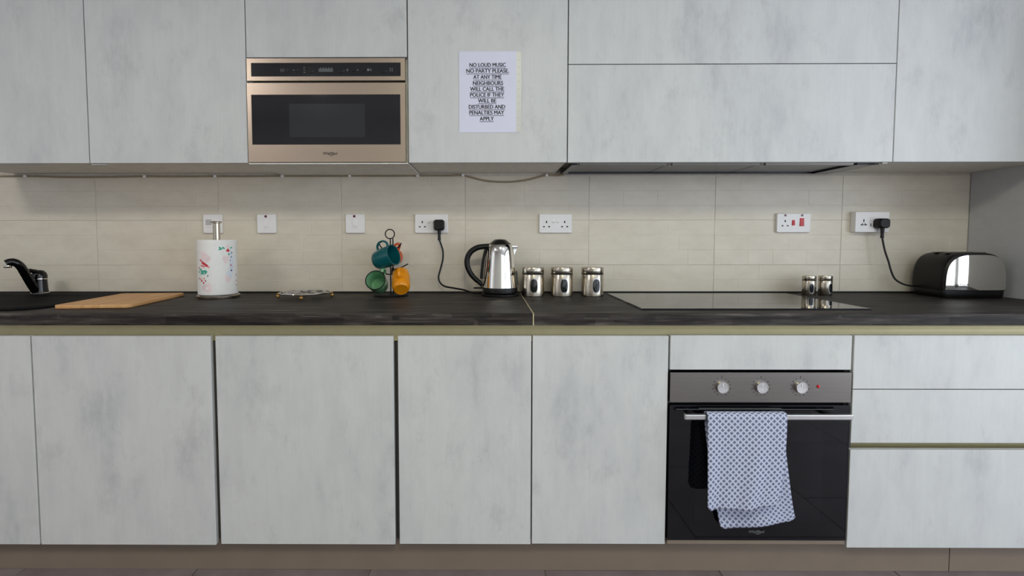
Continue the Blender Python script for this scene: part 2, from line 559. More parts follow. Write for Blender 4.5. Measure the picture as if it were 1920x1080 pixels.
# ---------------------------------------------------------------- worktops
YW = -.644
def worktop(x0, x1, label):
    w = thing('worktop', label, 'worktop', ((x0 + x1) / 2, -.32, .862))
    b = MB()
    prof = [(-.0015, .862), (YW, .862), (YW, .8955), (YW + .0015, .8988), (YW + .0045, .9), (-.0015, .9)]
    b.prism([(x0, y, z) for y, z in prof], (x1 - x0, 0, 0))
    b.build('slab', 'worktop', w)
    MB().prism([(x0, y, z) for y, z in [(-.0015, .9002), (-.014, .9002), (-.013, .904), (-.009, .9065), (-.0015, .9065)]], (x1 - x0, 0, 0)).build('back_strip', 'matt_black', w)  # low black strip along the back edge of the slab
    return w
w1 = worktop(-2.9, .1515, 'charcoal wood-effect worktop, left length holding sink, board and kettle')
w2 = worktop(.1548, 2.1325, 'charcoal wood-effect worktop, right length holding hob and toaster')
MB().box(.1515, .1548, YW - .0004, -.015, .8615, .9006).build('joint_strip', 'alu', w1)

# ---------------------------------------------------------------- upper cabinets
YU = -.343
ZB, ZT = 1.4265, 2.30
def upper_unit(name, x0, x1, label, z0=1.431):
    c = thing(name, label, 'cabinet', ((x0 + x1) / 2, -.16, z0), 'wall cabinets above the worktop')
    b = MB()
    b.box(x0 + .001, x0 + .018, -.3205, -.001, z0, ZT); b.box(x1 - .018, x1 - .001, -.3205, -.001, z0, ZT)
    b.box(x0 + .018, x1 - .018, -.3205, -.001, z0, z0 + .018); b.box(x0 + .018, x1 - .018, -.3205, -.001, ZT - .018, ZT)
    b.box(x0 + .018, x1 - .018, -.012, -.001, z0 + .018, ZT - .018)
    b.build('carcass', 'carcass', c)
    return c
def updoor(x0, x1, z0, z1, c, name='door'):
    return MB().box(x0, x1, YU, YU + .0195, z0, z1, .0012).build(name, 'door', c)
c = upper_unit('wall_cabinet', -2.10, -1.4935, 'pale wall cabinet cut off by the left edge, above the tap')
updoor(-2.098, -1.4955, ZB, ZT, c)
c = upper_unit('wall_cabinet', -1.4935, -.8925, 'pale tall-doored wall cabinet left of the microwave, above the paper towel')
updoor(-1.491, -.8945, ZB, ZT, c)
MB().box(-1.49, -1.435, -.336, -.324, 1.4215, 1.4255).build('hinge_plate', 'white_grey', c)
c = thing('microwave_housing', 'wall unit holding the built-in microwave under a small pale door', 'cabinet', (-.592, -.16, 1.42), 'wall cabinets above the worktop')
b = MB()
b.box(-.8915, -.879, -.3205, -.001, 1.431, ZT); b.box(-.304, -.2925, -.3205, -.001, 1.431, ZT)
b.box(-.8915, -.2925, -.340, -.001, 1.4225, 1.4272); b.box(-.879, -.304, -.3205, -.001, 1.818, 1.836)
b.box(-.879, -.304, -.3205, -.001, ZT - .018, ZT); b.box(-.879, -.304, -.012, -.001, 1.43, ZT)
b.build('carcass', 'carcass', c)
updoor(-.8905, -.293, 1.8155, ZT, c)
c = upper_unit('wall_cabinet', -.2905, .305, 'pale wall cabinet with the printed notice on its door')
updoor(-.2885, .3035, ZB, ZT, c)
c = upper_unit('hood_cabinet', .3065, 1.5195, 'wide wall cabinet with two pale flap fronts over the extractor', 1.452)
updoor(.3075, 1.5185, ZB, 1.7855, c, 'flap'); updoor(.3075, 1.5185, 1.7885, ZT, c, 'flap')
MB().box(1.487, 1.505, -.336, -.324, 1.4215, 1.4255).build('hinge_plate', 'white_grey', c)
c = upper_unit('wall_cabinet', 1.5205, 2.132, 'pale bluish wall cabinet at the right edge, above the toaster')
updoor(1.5215, 2.131, ZB, ZT, c)
# tall end unit on the right
c = thing('tall_cabinet', 'tall cabinet with a plain grey side panel, right of the toaster', 'cabinet', (2.44, -.3, 0))
MB().box(2.134, 2.154, -.62, -.002, .0005, 2.3).build('side_panel', 'panel', c)
MB().box(2.1545, 2.73, -.597, -.002, .1, 2.3).build('carcass', 'carcass', c)
MB().box(2.1545, 2.73, -.618, -.5985, .12, 1.2, .001).build('door', 'door', c)
MB().box(2.1545, 2.73, -.618, -.5985, 1.204, 2.298, .001).build('door', 'door', c)

# ---------------------------------------------------------------- extractor hood
h = thing('extractor_hood', 'slim dark steel extractor hood under the wide wall cabinet', 'hood', (.91, -.16, 1.42))
b = MB()
b.box(.33, 1.50, -.3205, -.300, 1.4275, 1.4505)
b.box(.33, 1.50, -.030, -.0015, 1.4245, 1.4505)
b.box(.33, .352, -.300, -.030, 1.4225, 1.4505); b.box(1.42, 1.50, -.300, -.030, 1.4225, 1.4505)
b.box(.352, 1.42, -.300, -.030, 1.440, 1.4505)
b.build('frame', 'steel_dark', h)
for i in range(3):
    x0 = .354 + i * .356; x1 = x0 + .352
    f = MB().box(x0, x1, -.298, -.034, 1.429, 1.439, .002).build('filter', 'steel_dark', h)
    MB().box(x0 + .004, x1 - .012, -.3000, -.286, 1.4205, 1.4288, .001).build('filter_lip', 'steel', f)

# ---------------------------------------------------------------- microwave
m = thing('microwave', 'built-in brushed steel microwave set in the wall units', 'microwave', (-.5955, -.16, 1.43))
MB().box(-.872, -.310, -.318, -.03, 1.4345, 1.808).build('body', 'carcass_dark', m)
def frame_xz(b, x0, x1, z0, z1, ix0, ix1, iz0, iz1, y0, y1):
    b.box(x0, ix0, y0, y1, z0, z1); b.box(ix1, x1, y0, y1, z0, z1)
    b.box(ix0, ix1, y0, y1, z0, iz0); b.box(ix0, ix1, y0, y1, iz1, z1)
b = MB(); frame_xz(b, -.8905, -.3005, 1.7305, 1.8118, -.8745, -.3165, 1.7455, 1.7955, YU, YU + .022)
cp = b.build('control_panel', 'steel_warm', m)
MB().box(-.8745, -.3165, YU + .0015, YU + .02, 1.7455, 1.7955).build('panel_glass', 'panel_glass', cp)
yg = YU + .0015
def mx_(px): return -.875 + (px - 471) * (.559 / 281)
for px, r in ((540, .0072), (559, .0072), (582, .0125), (640, .0125), (662, .0072), (682, .0072), (720, .0125)):
    MB().lathe([(r, 0), (r, -.0012), (r * .9, -.0022)], (mx_(px), yg, 1.7695), 'Y', 24).build('button', 'button', cp)
for px, w, hh, z in ((527, .0015, .011, 1.7695), (530, .0015, .011, 1.7695), (533, .0015, .011, 1.7695), (551, .007, .0025, 1.7695), (571, .006, .0025, 1.778),
                  (571, .006, .0025, 1.7695), (571, .006, .0025, 1.761), (652, .008, .002, 1.7695), (652, .002, .010, 1.7695), (671, .004, .004, 1.7695),
                  (691, .008, .008, 1.7695), (696, .003, .009, 1.7695), (732, .004, .003, 1.7735), (732, .004, .003, 1.766), (736, .004, .003, 1.7735), (736, .004, .003, 1.766)):
    x = mx_(px); MB().box(x - w / 2, x + w / 2, yg - .0003, yg, z - hh / 2, z + hh / 2).build('icon', 'icon', cp)
for px in (582, 640):
    MB().box(mx_(px) - .012, mx_(px) + .012, yg - .0027, yg - .0022, 1.7690, 1.7698).build('icon', 'black', cp)
b = MB(); b.box(mx_(598), mx_(625), yg - .0004, yg, 1.7625, 1.7745)
for i in range(5):
    b.box(mx_(601 + i * 5), mx_(603 + i * 5), yg - .0004, yg, 1.7745, 1.7785)
b.build('display', 'display', cp)['kind'] = 'stuff'
b = MB(); frame_xz(b, -.8910, -.3000, 1.4290, 1.7215, -.8755, -.3185, 1.494, 1.6785, YU - .002, YU + .022)
md = b.build('door', 'steel_warm', m)
MB().box(-.8755, -.3185, YU, YU + .02, 1.494, 1.6785).build('window', 'micro_glass', md)
MB().box(-.735, -.452, YU - .0003, YU - .00005, 1.522, 1.645).build('window_mesh', 'mesh_glass', md)
def whirl(parent, x, y, z, wdt, mat, nm='lettering'):
    o = text_obj('lettering', 'Whirlpool', mat, parent, x, y, z, wdt, .0105 * wdt / .055, shear=.22, bold=.012)
    b = MB()
    pts = []
    for i in range(18):
        a = math.radians(150 + 330 * i / 17)
        pts.append((x + .02 * wdt / .055 * .25 + .0115 * wdt / .055 * math.cos(a) * (1 - .02 * i), y - .0001, z + .003 * wdt / .055 + .0085 * wdt / .055 * math.sin(a) * (1 - .02 * i)))
    b.tube(pts, .0007, 5, 1)
    b.build('swirl_emblem', mat, parent)
whirl(md, -.583, YU - .0024, 1.4565, .055, 'ink')

# ---------------------------------------------------------------- notice
p = thing('notice', 'white printed paper notice about loud music taped to a wall cabinet door', 'notice', (.008, YU - .001, 1.686))
b = MB()
b.box(-.099, .1135, YU - .0014, YU - .0008, 1.5375, 1.8345)
b.build('sheet', 'paper', p)
b = MB().box(.1135, .132, YU - .0012, YU - .0007, 1.540, 1.833).build('punched_strip', 'sleeve', p)
for i in range(10):
    MB().lathe([(.0022, 0), (.0022, -.0003)], (.1225, YU - .0013, 1.565 + i * .0265), 'Y', 10).build('punch_hole', 'white_grey', p)
LINES = [('NO LOUD MUSIC', 882, 950, 126), ('NO PARTY PLEASE.', 876, 956, 137), ('AT ANY TIME', 889, 942, 148.5), ('NEIGHBOURS', 888.5, 945, 160),
         ('WILL CALL THE', 883, 947, 171), ('POLICE IF THEY', 883, 947, 182), ('WILL BE', 898, 932, 193), ('DISTURBED AND', 880.5, 949, 204.5),
         ('PENALTIES MAY', 881.5, 947, 215.5), ('APPLY', 901, 927.5, 227)]
kx = .2125 / 108.0; kz = .297 / 152.5
for s_, a_, b_, y_ in LINES:
    xa = -.099 + (a_ - 862) * kx; xb = -.099 + (b_ - 862) * kx; z = 1.8345 - (y_ - 97) * kz
    text_obj('lettering', s_, 'ink', p, (xa + xb) / 2, YU - .0016, z, xb - xa, .0150, heavy=.0006)
    MB().box(xa, xb, YU - .0017, YU - .0014, z - .0050, z - .0032).build('underline', 'ink', p)

# ---------------------------------------------------------------- oven
o_ = thing('oven', 'built-in black glass oven with steel fascia under the hob', 'oven', (.9, -.3, .12))
MB().box(.6155, 1.1855, -.596, -.06, .14, .70).build('body', 'matt_black', o_)
fa_ = MB().box(.6035, 1.1955, -.6235, -.597, .6035, .7035, .001).build('fascia', 'steel', o_)
yf = -.6235
for kx_ in (.772, .900, 1.028):
    kb = MB().lathe([(.0195, 0), (.0195, -.002), (.0190, -.010), (.0183, -.0125), (.0165, -.0125), (.0160, -.0112), (.0, -.0108)], (kx_, yf, .656), 'Y', 36).build('knob', 'bar', fa_, smooth=True)
    MB().box(kx_ - .0012, kx_ + .0012, yf - .0120, yf - .0109, .659, .670).build('knob_pointer', 'white', kb)
    tb = MB()
    for i in range(14):
        a = 2 * PI * i / 14 + PI / 2
        if i == 0:
            tb.box(kx_ - .001, kx_ + .001, yf - .0002, yf, .684, .692)
            continue
        cx_, cz_ = kx_ + .029 * math.cos(a), .656 + .029 * math.sin(a)
        w_ = .0014 if i % 2 else .0022
        tb.box(cx_ - w_, cx_ + w_, yf - .0002, yf, cz_ - .0014, cz_ + .0014)
    tb.build('dial_marks', 'ink', fa_)['kind'] = 'stuff'
MB().lathe([(.0055, 0), (.0055, -.001), (.004, -.0035), (.0, -.0042)], (1.087, yf, .6575), 'Y', 20).build('indicator_lamp', 'red', fa_, smooth=True)
od = MB().box(.6045, 1.1945, -.6225, -.600, .137, .594, .001).build('door', 'oven_glass', o_)
b = MB()
b.box(.6045, .6065, -.6232, -.6226, .139, .592); b.box(1.1925, 1.1945, -.6232, -.6226, .139, .592); b.box(.6065, 1.1925, -.6232, -.6226, .590, .592)
b.build('door_edge_trim', 'steel_dark', od)
b = MB()
b.box(.625, 1.14, -.6229, -.6226, .580, .5815); b.box(.70, .97, -.6229, -.6226, .5835, .585)
b.build('vent_line', 'icon', od)['kind'] = 'stuff'
MB().box(.690, 1.110, -.6229, -.6226, .205, .548).build('inner_window', simple('oven_inner_glass', (17, 17, 22), .04, var=.02), od)
MB().box(.6045, 1.1945, -.6205, -.598, .1225, .1355, .001).build('bottom_trim', 'plinth', o_)
hd = MB().box(.634, 1.168, -.676, -.660, .5635, .5805, .003, 2).build('handle', 'bar', od)
for x_ in (.668, 1.108):
    MB().box(x_ - .009, x_ + .009, -.662, -.6227, .5655, .5785, .002).build('handle_post', 'matt_black', hd)
whirl(od, .9, -.6229, .163, .052, 'icon')

# ---------------------------------------------------------------- tea towel over the oven handle
bm = bmesh.new()
uvl = bm.loops.layers.uv.new('UVMap')
NU, NV = 40, 110
def towel_row(s):
    """s metres along cloth from the back hem; returns y, z, xl, xr, drop fraction"""
    Lb, Lt, Lf = .385, .050, .298
    if s <= Lb:                       # hanging behind the bar
        z = .584 - (Lb - s); f = (Lb - s) / Lb
        return -.6555 + .022 * f * .6 + .0, z, .703 + .066 * f ** 1.3, .953 + .062 * f ** 1.1, f, 0
    if s <= Lb + Lt:
        a = (s - Lb) / Lt * PI
        return -.6685 + .0145 * math.cos(a), .5805 + .0075 * math.sin(a) + .0, .702, .953, 0, 1
    z = .5795 - (s - Lb - Lt); f = (s - Lb - Lt) / Lf
    return -.684 - .004 * f, z, .702 - .001 * f, .953 - .002 * f - .022 * f ** 2.5, f, 2
total = .385 + .05 + .298
grid = []
for j in range(NV + 1):
    s = total * j / NV
    y, z, xl, xr, f, part = towel_row(s)
    row = []
    for i in range(NU + 1):
        u = i / NU
        x = xl + (xr - xl) * u
        zz, yy = z, y
        if part == 2:
            wv = .0055 * math.sin(u * 9.5 + 1.0 + f * 1.5) + .003 * math.sin(u * 21 + 2 * f)
            yy -= abs(f) * (wv + .006) * .9
            yy -= .004 * f * math.exp(-((u - .05) / .08) ** 2)
            zz += f ** 6 * (-.006 + .012 * u + .003 * math.sin(u * 9)) + f ** 12 * .020 * (max(0, (.07 - u) / .07) ** 2 + .5 * max(0, (u - .95) / .05) ** 2)
        elif part == 0:
            yy += f * .006 * math.sin(u * 8 + .5) - .004 * f
            zz += f ** 6 * (-.014 + .030 * u) + f ** 12 * .014 * (max(0, (.08 - u) / .08) ** 2 + max(0, (u - .93) / .07) ** 2)
        row.append(bm.verts.new((x, min(yy, -.6262) if part == 0 else yy, zz)))
    grid.append(row)
for j in range(NV):
    for i in range(NU):
        fc = bm.faces.new((grid[j][i], grid[j][i + 1], grid[j + 1][i + 1], grid[j + 1][i]))
        for lp, (a, c_) in zip(fc.loops, ((i, j), (i + 1, j), (i + 1, j + 1), (i, j + 1))):
            lp[uvl].uv = (.252 * a / NU, total * c_ / NV)
        fc.smooth = True
me = bpy.data.meshes.new('tea_towel'); bm.to_mesh(me); bm.free()
me.materials.append(M['towel'])
tw = bpy.data.objects.new('tea_towel', me); COL.objects.link(tw)
md_ = tw.modifiers.new('thickness', 'SOLIDIFY'); md_.thickness = .0016; md_.offset = 0
tag(tw, 'blue-grey and white lattice-patterned tea towel hanging over the oven handle', 'towel')

# ---------------------------------------------------------------- hob
hb = thing('hob', 'black glass induction hob set in the right worktop', 'hob', (.9125, -.314, .9))
b = MB()
b.box(.527, 1.298, -.560, -.068, .9004, .9052, .0012)
b.build('glass', 'black_glass', hb)
b = MB()
b.box(.525, 1.300, -.5625, -.0655, .9002, .9022, .0006)
b.build('trim', 'steel_dark', hb)


# ---------------------------------------------------------------- sink, tap
sk = thing('sink', 'black composite sink set in the left end of the worktop', 'sink', (-2.05, -.3, .9))
def loopring(bm, pts, z): return [bm.verts.new((x, y, z)) for x, y in pts]
b = MB(); bm = b.bm
OX0, OX1, OY0, OY1 = -2.62, -1.530, -.588, -.032
n_ = 10
o1 = rrect(OX0, OX1, OY0, OY1, .085, n_)
o2 = rrect(OX0 + .004, OX1 - .004, OY0 + .004, OY1 - .004, .081, n_)
i1 = rrect(OX0 + .05, OX1 - .062, OY0 + .055, OY1 - .105, .15, n_)
i2 = rrect(OX0 + .06, OX1 - .072, OY0 + .065, OY1 - .115, .14, n_)
i3 = rrect(OX0 + .075, OX1 - .09, OY0 + .08, OY1 - .13, .12, n_)
i4 = rrect(OX0 + .11, OX1 - .13, OY0 + .12, OY1 - .17, .09, n_)
rs = [loopring(bm, p_, z_) for p_, z_ in ((o1, .9003), (o1, .9045), (o2, .9062), (i1, .9058), (i2, .9046), (i3, .9028), (i4, .9024))]
for a, c_ in zip(rs, rs[1:]):
    for i in range(len(a)):
        j = (i + 1) % len(a)
        bm.faces.new((a[i], a[j], c_[j], c_[i]))
bm.faces.new(rs[-1])
b.build('basin', 'composite', sk, smooth=True)
for i in range(9):
    xx = -2.46 + i * .045
    MB().tube([(xx, -.47, .9024), (xx, -.22, .9024)], .004, 6, 1).build('drainer_rib', 'composite', sk)

tp = thing('tap', 'black single-lever kitchen tap with chrome rings behind the sink', 'tap', (-1.928, -.088, .9062))
cx_, cy_ = -1.928, -.088
MB().lathe([(.033, .9063), (.033, .910), (.031, .9125)], (cx_, cy_, 0), n=32).build('base_ring', 'chrome', tp, smooth=True)
MB().lathe([(.030, .9127), (.0275, .93), (.0262, .968)], (cx_, cy_, 0), n=32).build('body', 'black_gloss', tp, smooth=True)
MB().lathe([(.0275, .9682), (.0278, .970), (.0275, .9722)], (cx_, cy_, 0), n=32).build('collar', 'chrome', tp, smooth=True)
lv = MB().lathe([(.0275, .9724), (.0275, .984), (.024, .996), (.015, 1.006), (0, 1.009)], (cx_, cy_, 0), n=32)
lv.tube([(cx_ + .006, cy_, .990), (cx_ - .004, cy_ - .010, .9995), (cx_ - .016, cy_ - .022, 1.0065), (cx_ - .026, cy_ - .034, 1.010)], [.020, .018, .015, .012], 12, 5, flat=(1.0, .6))
lv.build('lever', 'black_gloss', tp, smooth=True)
sp_ = MB()
sp_.tube([(-1.930, -.104, .9165), (-1.928, -.128, .950), (-1.923, -.158, .992), (-1.919, -.180, 1.022), (-1.921, -.194, 1.039), (-1.929, -.204, 1.047), (-1.938, -.212, 1.047), (-1.946, -.220, 1.042)],
         [.0175, .0175, .0170, .0165, .016, .016, .0155, .0150], 16, 6)
sp_ = sp_.build('spout', 'black_gloss', tp, smooth=True)
MB().lathe([(.0125, 0), (.0135, .004), (.0135, .010)], (-1.9425, -.2165, 1.0245), n=20).build('aerator', 'chrome', sp_, smooth=True)

# ---------------------------------------------------------------- chopping board
bd = thing('chopping_board', 'thin light bamboo chopping board lying on the worktop beside the sink', 'board', (-1.388, -.326, .9003))
bd.rotation_euler = (0, 0, math.radians(5.5))
cu = bpy.data.curves.new('board', 'CURVE'); cu.dimensions = '2D'; cu.fill_mode = 'BOTH'
cu.extrude = .0042; cu.bevel_depth = .0020; cu.bevel_resolution = 2
for pts in (rrect(-.124, .124, -.198, .198, .018, 6), rrect(-.035, .035, .160, .174, .0068, 5)):
    sp2 = cu.splines.new('POLY'); sp2.points.add(len(pts) - 1)
    for q_, (x, y) in zip(sp2.points, pts): q_.co = (x, y, 0, 1)
    sp2.use_cyclic_u = True
tmp = bpy.data.objects.new('tmp', cu); COL.objects.link(tmp)
me = bpy.data.meshes.new_from_object(tmp.evaluated_get(bpy.context.evaluated_depsgraph_get()))
bpy.data.objects.remove(tmp)
for v in me.vertices: v.co.z += .0064
me.materials.clear(); me.materials.append(M['wood'])
ob = bpy.data.objects.new('plank', me); COL.objects.link(ob); ob.parent = bd

# ---------------------------------------------------------------- kitchen roll on its stand
hx, hy = -1.105, -.183
st = thing('paper_towel_holder', 'brushed steel upright holder carrying the kitchen roll', 'holder', (hx, hy, .9003))
MB().lathe([(.080, .9005), (.081, .903), (.081, .911), (.078, .9145), (0, .9145)], (hx + .002, hy, 0), n=48).build('base', 'steel_v', st, smooth=True)
MB().lathe([(.0135, .9147), (.0135, 1.205)], (hx, hy, 0), n=28).build('pole', 'steel_v', st, smooth=True)
MB().lathe([(.0137, 1.2052), (.021, 1.207), (.0215, 1.211), (.019, 1.2135), (0, 1.2145)], (hx, hy, 0), n=28).build('cap', 'steel_v', st, smooth=True)
RR = .0745
rl = thing('kitchen_roll', 'white kitchen roll printed with small flowers and hearts, on the steel holder', 'paper towel', (hx, hy, .915))
MB().lathe([(.0195, .9155), (RR - .002, .9155), (RR, .918), (RR, 1.134), (RR - .003, 1.1375), (.0195, 1.1375), (.0195, .9155)], (hx, hy, 0), n=64, close=False).build('paper', 'tissue', rl, smooth=True)
MB().lathe([(.0150, .9155), (.0190, .9155), (.0190, 1.137), (.0150, 1.137), (.0150, .9155)], (hx, hy, 0), n=32, close=False).build('core', 'p_coral', rl, smooth=True)
TH0 = math.radians(27.8)
def wrap(mats_list):
    for mat, items in mats_list:
        for li, (px, py, ru, rv, rot) in enumerate(items):
            b = MB()
            s_ = max(-.97, min(.97, (px - 406.5) / 34.8))
            th = TH0 + math.asin(s_); z = 1.1375 - (py - 449) * .00217
            ru_, rv_ = ru * .00217, rv * .00217
            rad = RR + {'p_pink': .0003, 'p_pale': .0003}.get(mat, .0006)
            nn = 9 if ru < 5 else 16
            # fan of quads keeps big patches on the cylinder
            c0 = None; ring = []
            for q in (0.5, 1.0):
                rg = []
                for i in range(nn):
                    a = 2 * PI * i / nn; wob = 1 + .18 * math.sin(3 * a + px)
                    du = ru_ * q * wob * math.cos(a); dv = rv_ * q * wob * math.sin(a)
                    u = du * math.cos(rot) - dv * math.sin(rot); v = du * math.sin(rot) + dv * math.cos(rot)
                    t_ = th + u / RR
                    rg.append(b.bm.verts.new((hx + rad * math.sin(t_), hy - rad * math.cos(t_), z + v)))
                ring.append(rg)
            b.bm.faces.new(ring[0])
            for i in range(nn):
                j = (i + 1) % nn
                b.bm.faces.new((ring[0][i], ring[0][j], ring[1][j], ring[1][i]))
            b.build('printed_motif', mat, rl)
wrap([('p_pink', [(386, 482, 9, 11, .3), (424, 461, 3.5, 3, 0), (423, 521, 6, 7, .4), (388, 537, 10, 8, 0), (421, 485, 6, 7, 0)]),
      ('p_pale', [(430, 490, 5, 22, 0), (427, 513, 7, 8, 0)]),
      ('p_red', [(385, 493, 7, 2.2, -.4), (381, 489, 5, 1.2, -.6), (379, 486, 3, 1, -.7), (388, 497, 4, 1.2, -.2), (424.5, 468.5, 3.4, 3, 0), (380, 524, 2, 2, 0), (383, 528, 1.8, 1.8, 0), (429, 496, 1.2, 2, 0),
                 (437, 515, 1.2, 1.8, 0), (438, 526, 1.2, 1.8, 0), (437.5, 534, 1.2, 1.8, 0), (386, 524, 1.4, 1.4, 0)]),
      ('p_coral', [(382, 497, 5, 1.6, -.3), (376, 500, 3, 1.2, .2), (378, 521, 2.2, 1.6, 0), (384, 520, 1.6, 1.6, 0), (392, 499, 2.4, 1.1, .6)]),
      ('p_teal', [(383, 507, 6.5, 2.2, .2), (379, 504, 5, 1.6, -.5), (387, 509, 4, 1.8, .9), (381, 511, 5, 1.5, -.1), (376, 508, 2.6, 1.6, .4), (412, 466, 3.2, 1.9, .3), (417, 464, 3, 1.7, -.4), (430, 463.5, 2.4, 1.5, .4), (426, 475.5, 2, 1.8, 0), (411, 463, 2, 1.4, 0)]),
      ('p_navy', [(431, 473, 1.4, 1.4, 0), (429.5, 506, 1.6, 1.9, 0), (375.5, 520, 1.1, 1.8, 0), (430, 481, 1.3, 1.3, 0), (386.5, 525, .9, .9, 0), (428, 487, .8, 1.5, 0), (390, 515, 2.4, .7, 1.2)])])

# ---------------------------------------------------------------- wire trivet
tv = thing('trivet', 'round silver scrollwork trivet on small brass ball feet', 'trivet', (-.742, -.19, .9003))
tx, ty, tz = -.742, -.19, .9215
def circ(cx, cy, r, z, n=24, ry=None):
    return [(cx + r * math.cos(2 * PI * i / n), cy + (ry or r) * math.sin(2 * PI * i / n), z) for i in range(n)]
MB().tube(circ(tx, ty, .100, tz, 32), .0032, 8, 1, closed=True).tube(circ(tx, ty, .084, tz, 32), .002, 6, 1, closed=True).build('ring', 'chrome', tv, smooth=True)
b = MB()
for i in range(8):
    a = 2 * PI * i / 8
    b.tube(circ(tx + .055 * math.cos(a), ty + .055 * math.sin(a), .026, tz, 14), .0024, 6, 1, closed=True)
    b.tube([(tx + .03 * math.cos(a), ty + .03 * math.sin(a), tz), (tx + .06 * math.cos(a + .2), ty + .06 * math.sin(a + .2), tz + .002), (tx + .098 * math.cos(a + .05), ty + .098 * math.sin(a + .05), tz)], .002, 6, 4)
b.tube(circ(tx, ty, .03, tz, 18), .0024, 6, 1, closed=True)
b.build('scrollwork', 'chrome', tv, smooth=True)
for ang in (197, 277, 20, 115):
    a = math.radians(ang)
    fx_, fy_ = tx + .108 * math.cos(a), ty + .082 * math.sin(a) - (.004 if ang == 277 else 0)
    rx_, ry_ = tx + .100 * math.cos(a), ty + .100 * math.sin(a) if ang != 277 else ty - .098
    ft = MB().ball((fx_, fy_, .9086), .0080).lathe([(.003, .9155), (.0042, .919), (.003, .922)], (fx_, fy_, 0), n=10).build('foot', 'brass', tv, smooth=True)

# ---------------------------------------------------------------- mug tree and mugs
gx, gy = -.398, -.118
mt = thing('mug_tree', 'thin black wire mug tree with a ring on top, beside the kettle cord', 'mug tree', (gx, gy, .9003))
MB().lathe([(.072, .9005), (.073, .903), (.070, .9065), (0, .9075)], (gx - .005, gy, 0), n=40).build('base', 'matt_black', mt, smooth=True)
MB().tube([(gx - .0055, gy, .9075), (gx - .0055, gy, 1.143)], .0026, 8, 1).tube([(gx + .0055, gy, .9075), (gx + .0055, gy, 1.143)], .0026, 8, 1).build('pole', 'matt_black', mt)
MB().tube([(gx - .007 + .0195 * math.cos(2 * PI * i / 28), gy, 1.1615 + .0195 * math.sin(2 * PI * i / 28)) for i in range(28)], .0024, 8, 1, closed=True).build('ring', 'matt_black', mt, smooth=True)
for ang, z0 in ((200, 1.095), (330, 1.100), (80, 1.095), (222, .99), (348, 1.012), (100, .99)):
    a = math.radians(ang); hl = .72 if z0 > 1.05 else (.8 if ang == 222 else 1.0)
    MB().tube([(gx + .006 * math.cos(a), gy + .006 * math.sin(a), z0), (gx + .04 * math.cos(a), gy + .04 * math.sin(a), z0 + .008), (gx + .072 * hl * math.cos(a), gy + .072 * hl * math.sin(a), z0 + .024)], .0025, 8, 5).build('hook', 'matt_black', mt, smooth=True)

def mug(label, mat, center, axis, hdir, r=.040, hgt=.088, prof=None, rim=None, hr=.024, inner=None):
    a = Vector(axis).normalized(); hvec = Vector(hdir); hvec = (hvec - a * hvec.dot(a)).normalized()
    yv = a.cross(hvec)
    mtx = Matrix((hvec, yv, a)).transposed().to_4x4()
    mtx.translation = Vector(center) - a * hgt / 2
    g = thing('mug', label, 'mug', (0, 0, 0), 'mugs on the wire mug tree')
    g.matrix_world = mtx
    out = prof or [(.80, 0), (.90, .04), (.97, .2), (1, .5), (1, 1)]
    P = [(0, 0)] + [(r * q, hgt * z_) for q, z_ in out]
    Pin = [(r * q - .0035, max(.006, hgt * z_)) for q, z_ in reversed(out)]
    Pin[0] = (Pin[0][0], hgt)
    P = [(max(q, .0003), z_) for q, z_ in P + Pin + [(0, .006)]]
    MB().lathe(P, n=36, close=True).build('body', mat, g, smooth=True, local=True)
    zc = hgt * .52
    pts = [(r - .004, 0, zc + hr), (r + .012, 0, zc + hr * 1.05), (r + hr * .95, 0, zc + hr * .55), (r + hr * 1.05, 0, zc), (r + hr * .9, 0, zc - hr * .6), (r + .010, 0, zc - hr * 1.0), (r - .005, 0, zc - hr)]
    MB().tube(pts, .0055, 10, 5, flat=(1.15, .75)).build('handle', mat, g, smooth=True, local=True)
    if rim:
        MB().tube([((r - .0017) * math.cos(2 * PI * i / 36), (r - .0017) * math.sin(2 * PI * i / 36), hgt + .0006) for i in range(36)], .0021, 6, 1, closed=True).build('rim', rim, g, smooth=True, local=True)
    return g
mug('teal glazed mug hanging highest on the front of the mug tree', 'm_teal', (-.417, -.168, 1.063), (.84, -.40, .28), (-.30, .12, .95), .043, .092,
    [(.72, 0), (.84, .05), (.93, .2), (1.0, .5), (1.02, 1)], hr=.025)
mug('orange mug mostly hidden behind the teal mug, its handle showing', 'm_orange', (-.409, -.068, 1.0580), (.22, .75, .12), (.46, -.10, .88), .036, .078, hr=.034)
mug('pale green mug with a dark rim, opening towards the viewer, low on the mug tree', 'm_green', (-.447, -.176, .9590), (-.03, -.91, .37), (.40, .2, .9), .0415, .078,
    [(.78, 0), (.88, .05), (.93, .25), (.95, .5), (1, 1)], rim='matt_black', hr=.021)
mug('amber yellow barrel-shaped mug showing its base, low right on the mug tree', 'm_amber', (-.351, -.172, .965), (-.14, .76, .60), (-.05, -.62, .78), .038, .100,
    [(.60, .012), (.64, .010), (.70, 0), (.78, .02), (.88, .07), (.98, .22), (1.0, .36), (1.0, .44), (.94, .47), (.99, .52), (.97, .8), (.90, 1)], hr=.021)

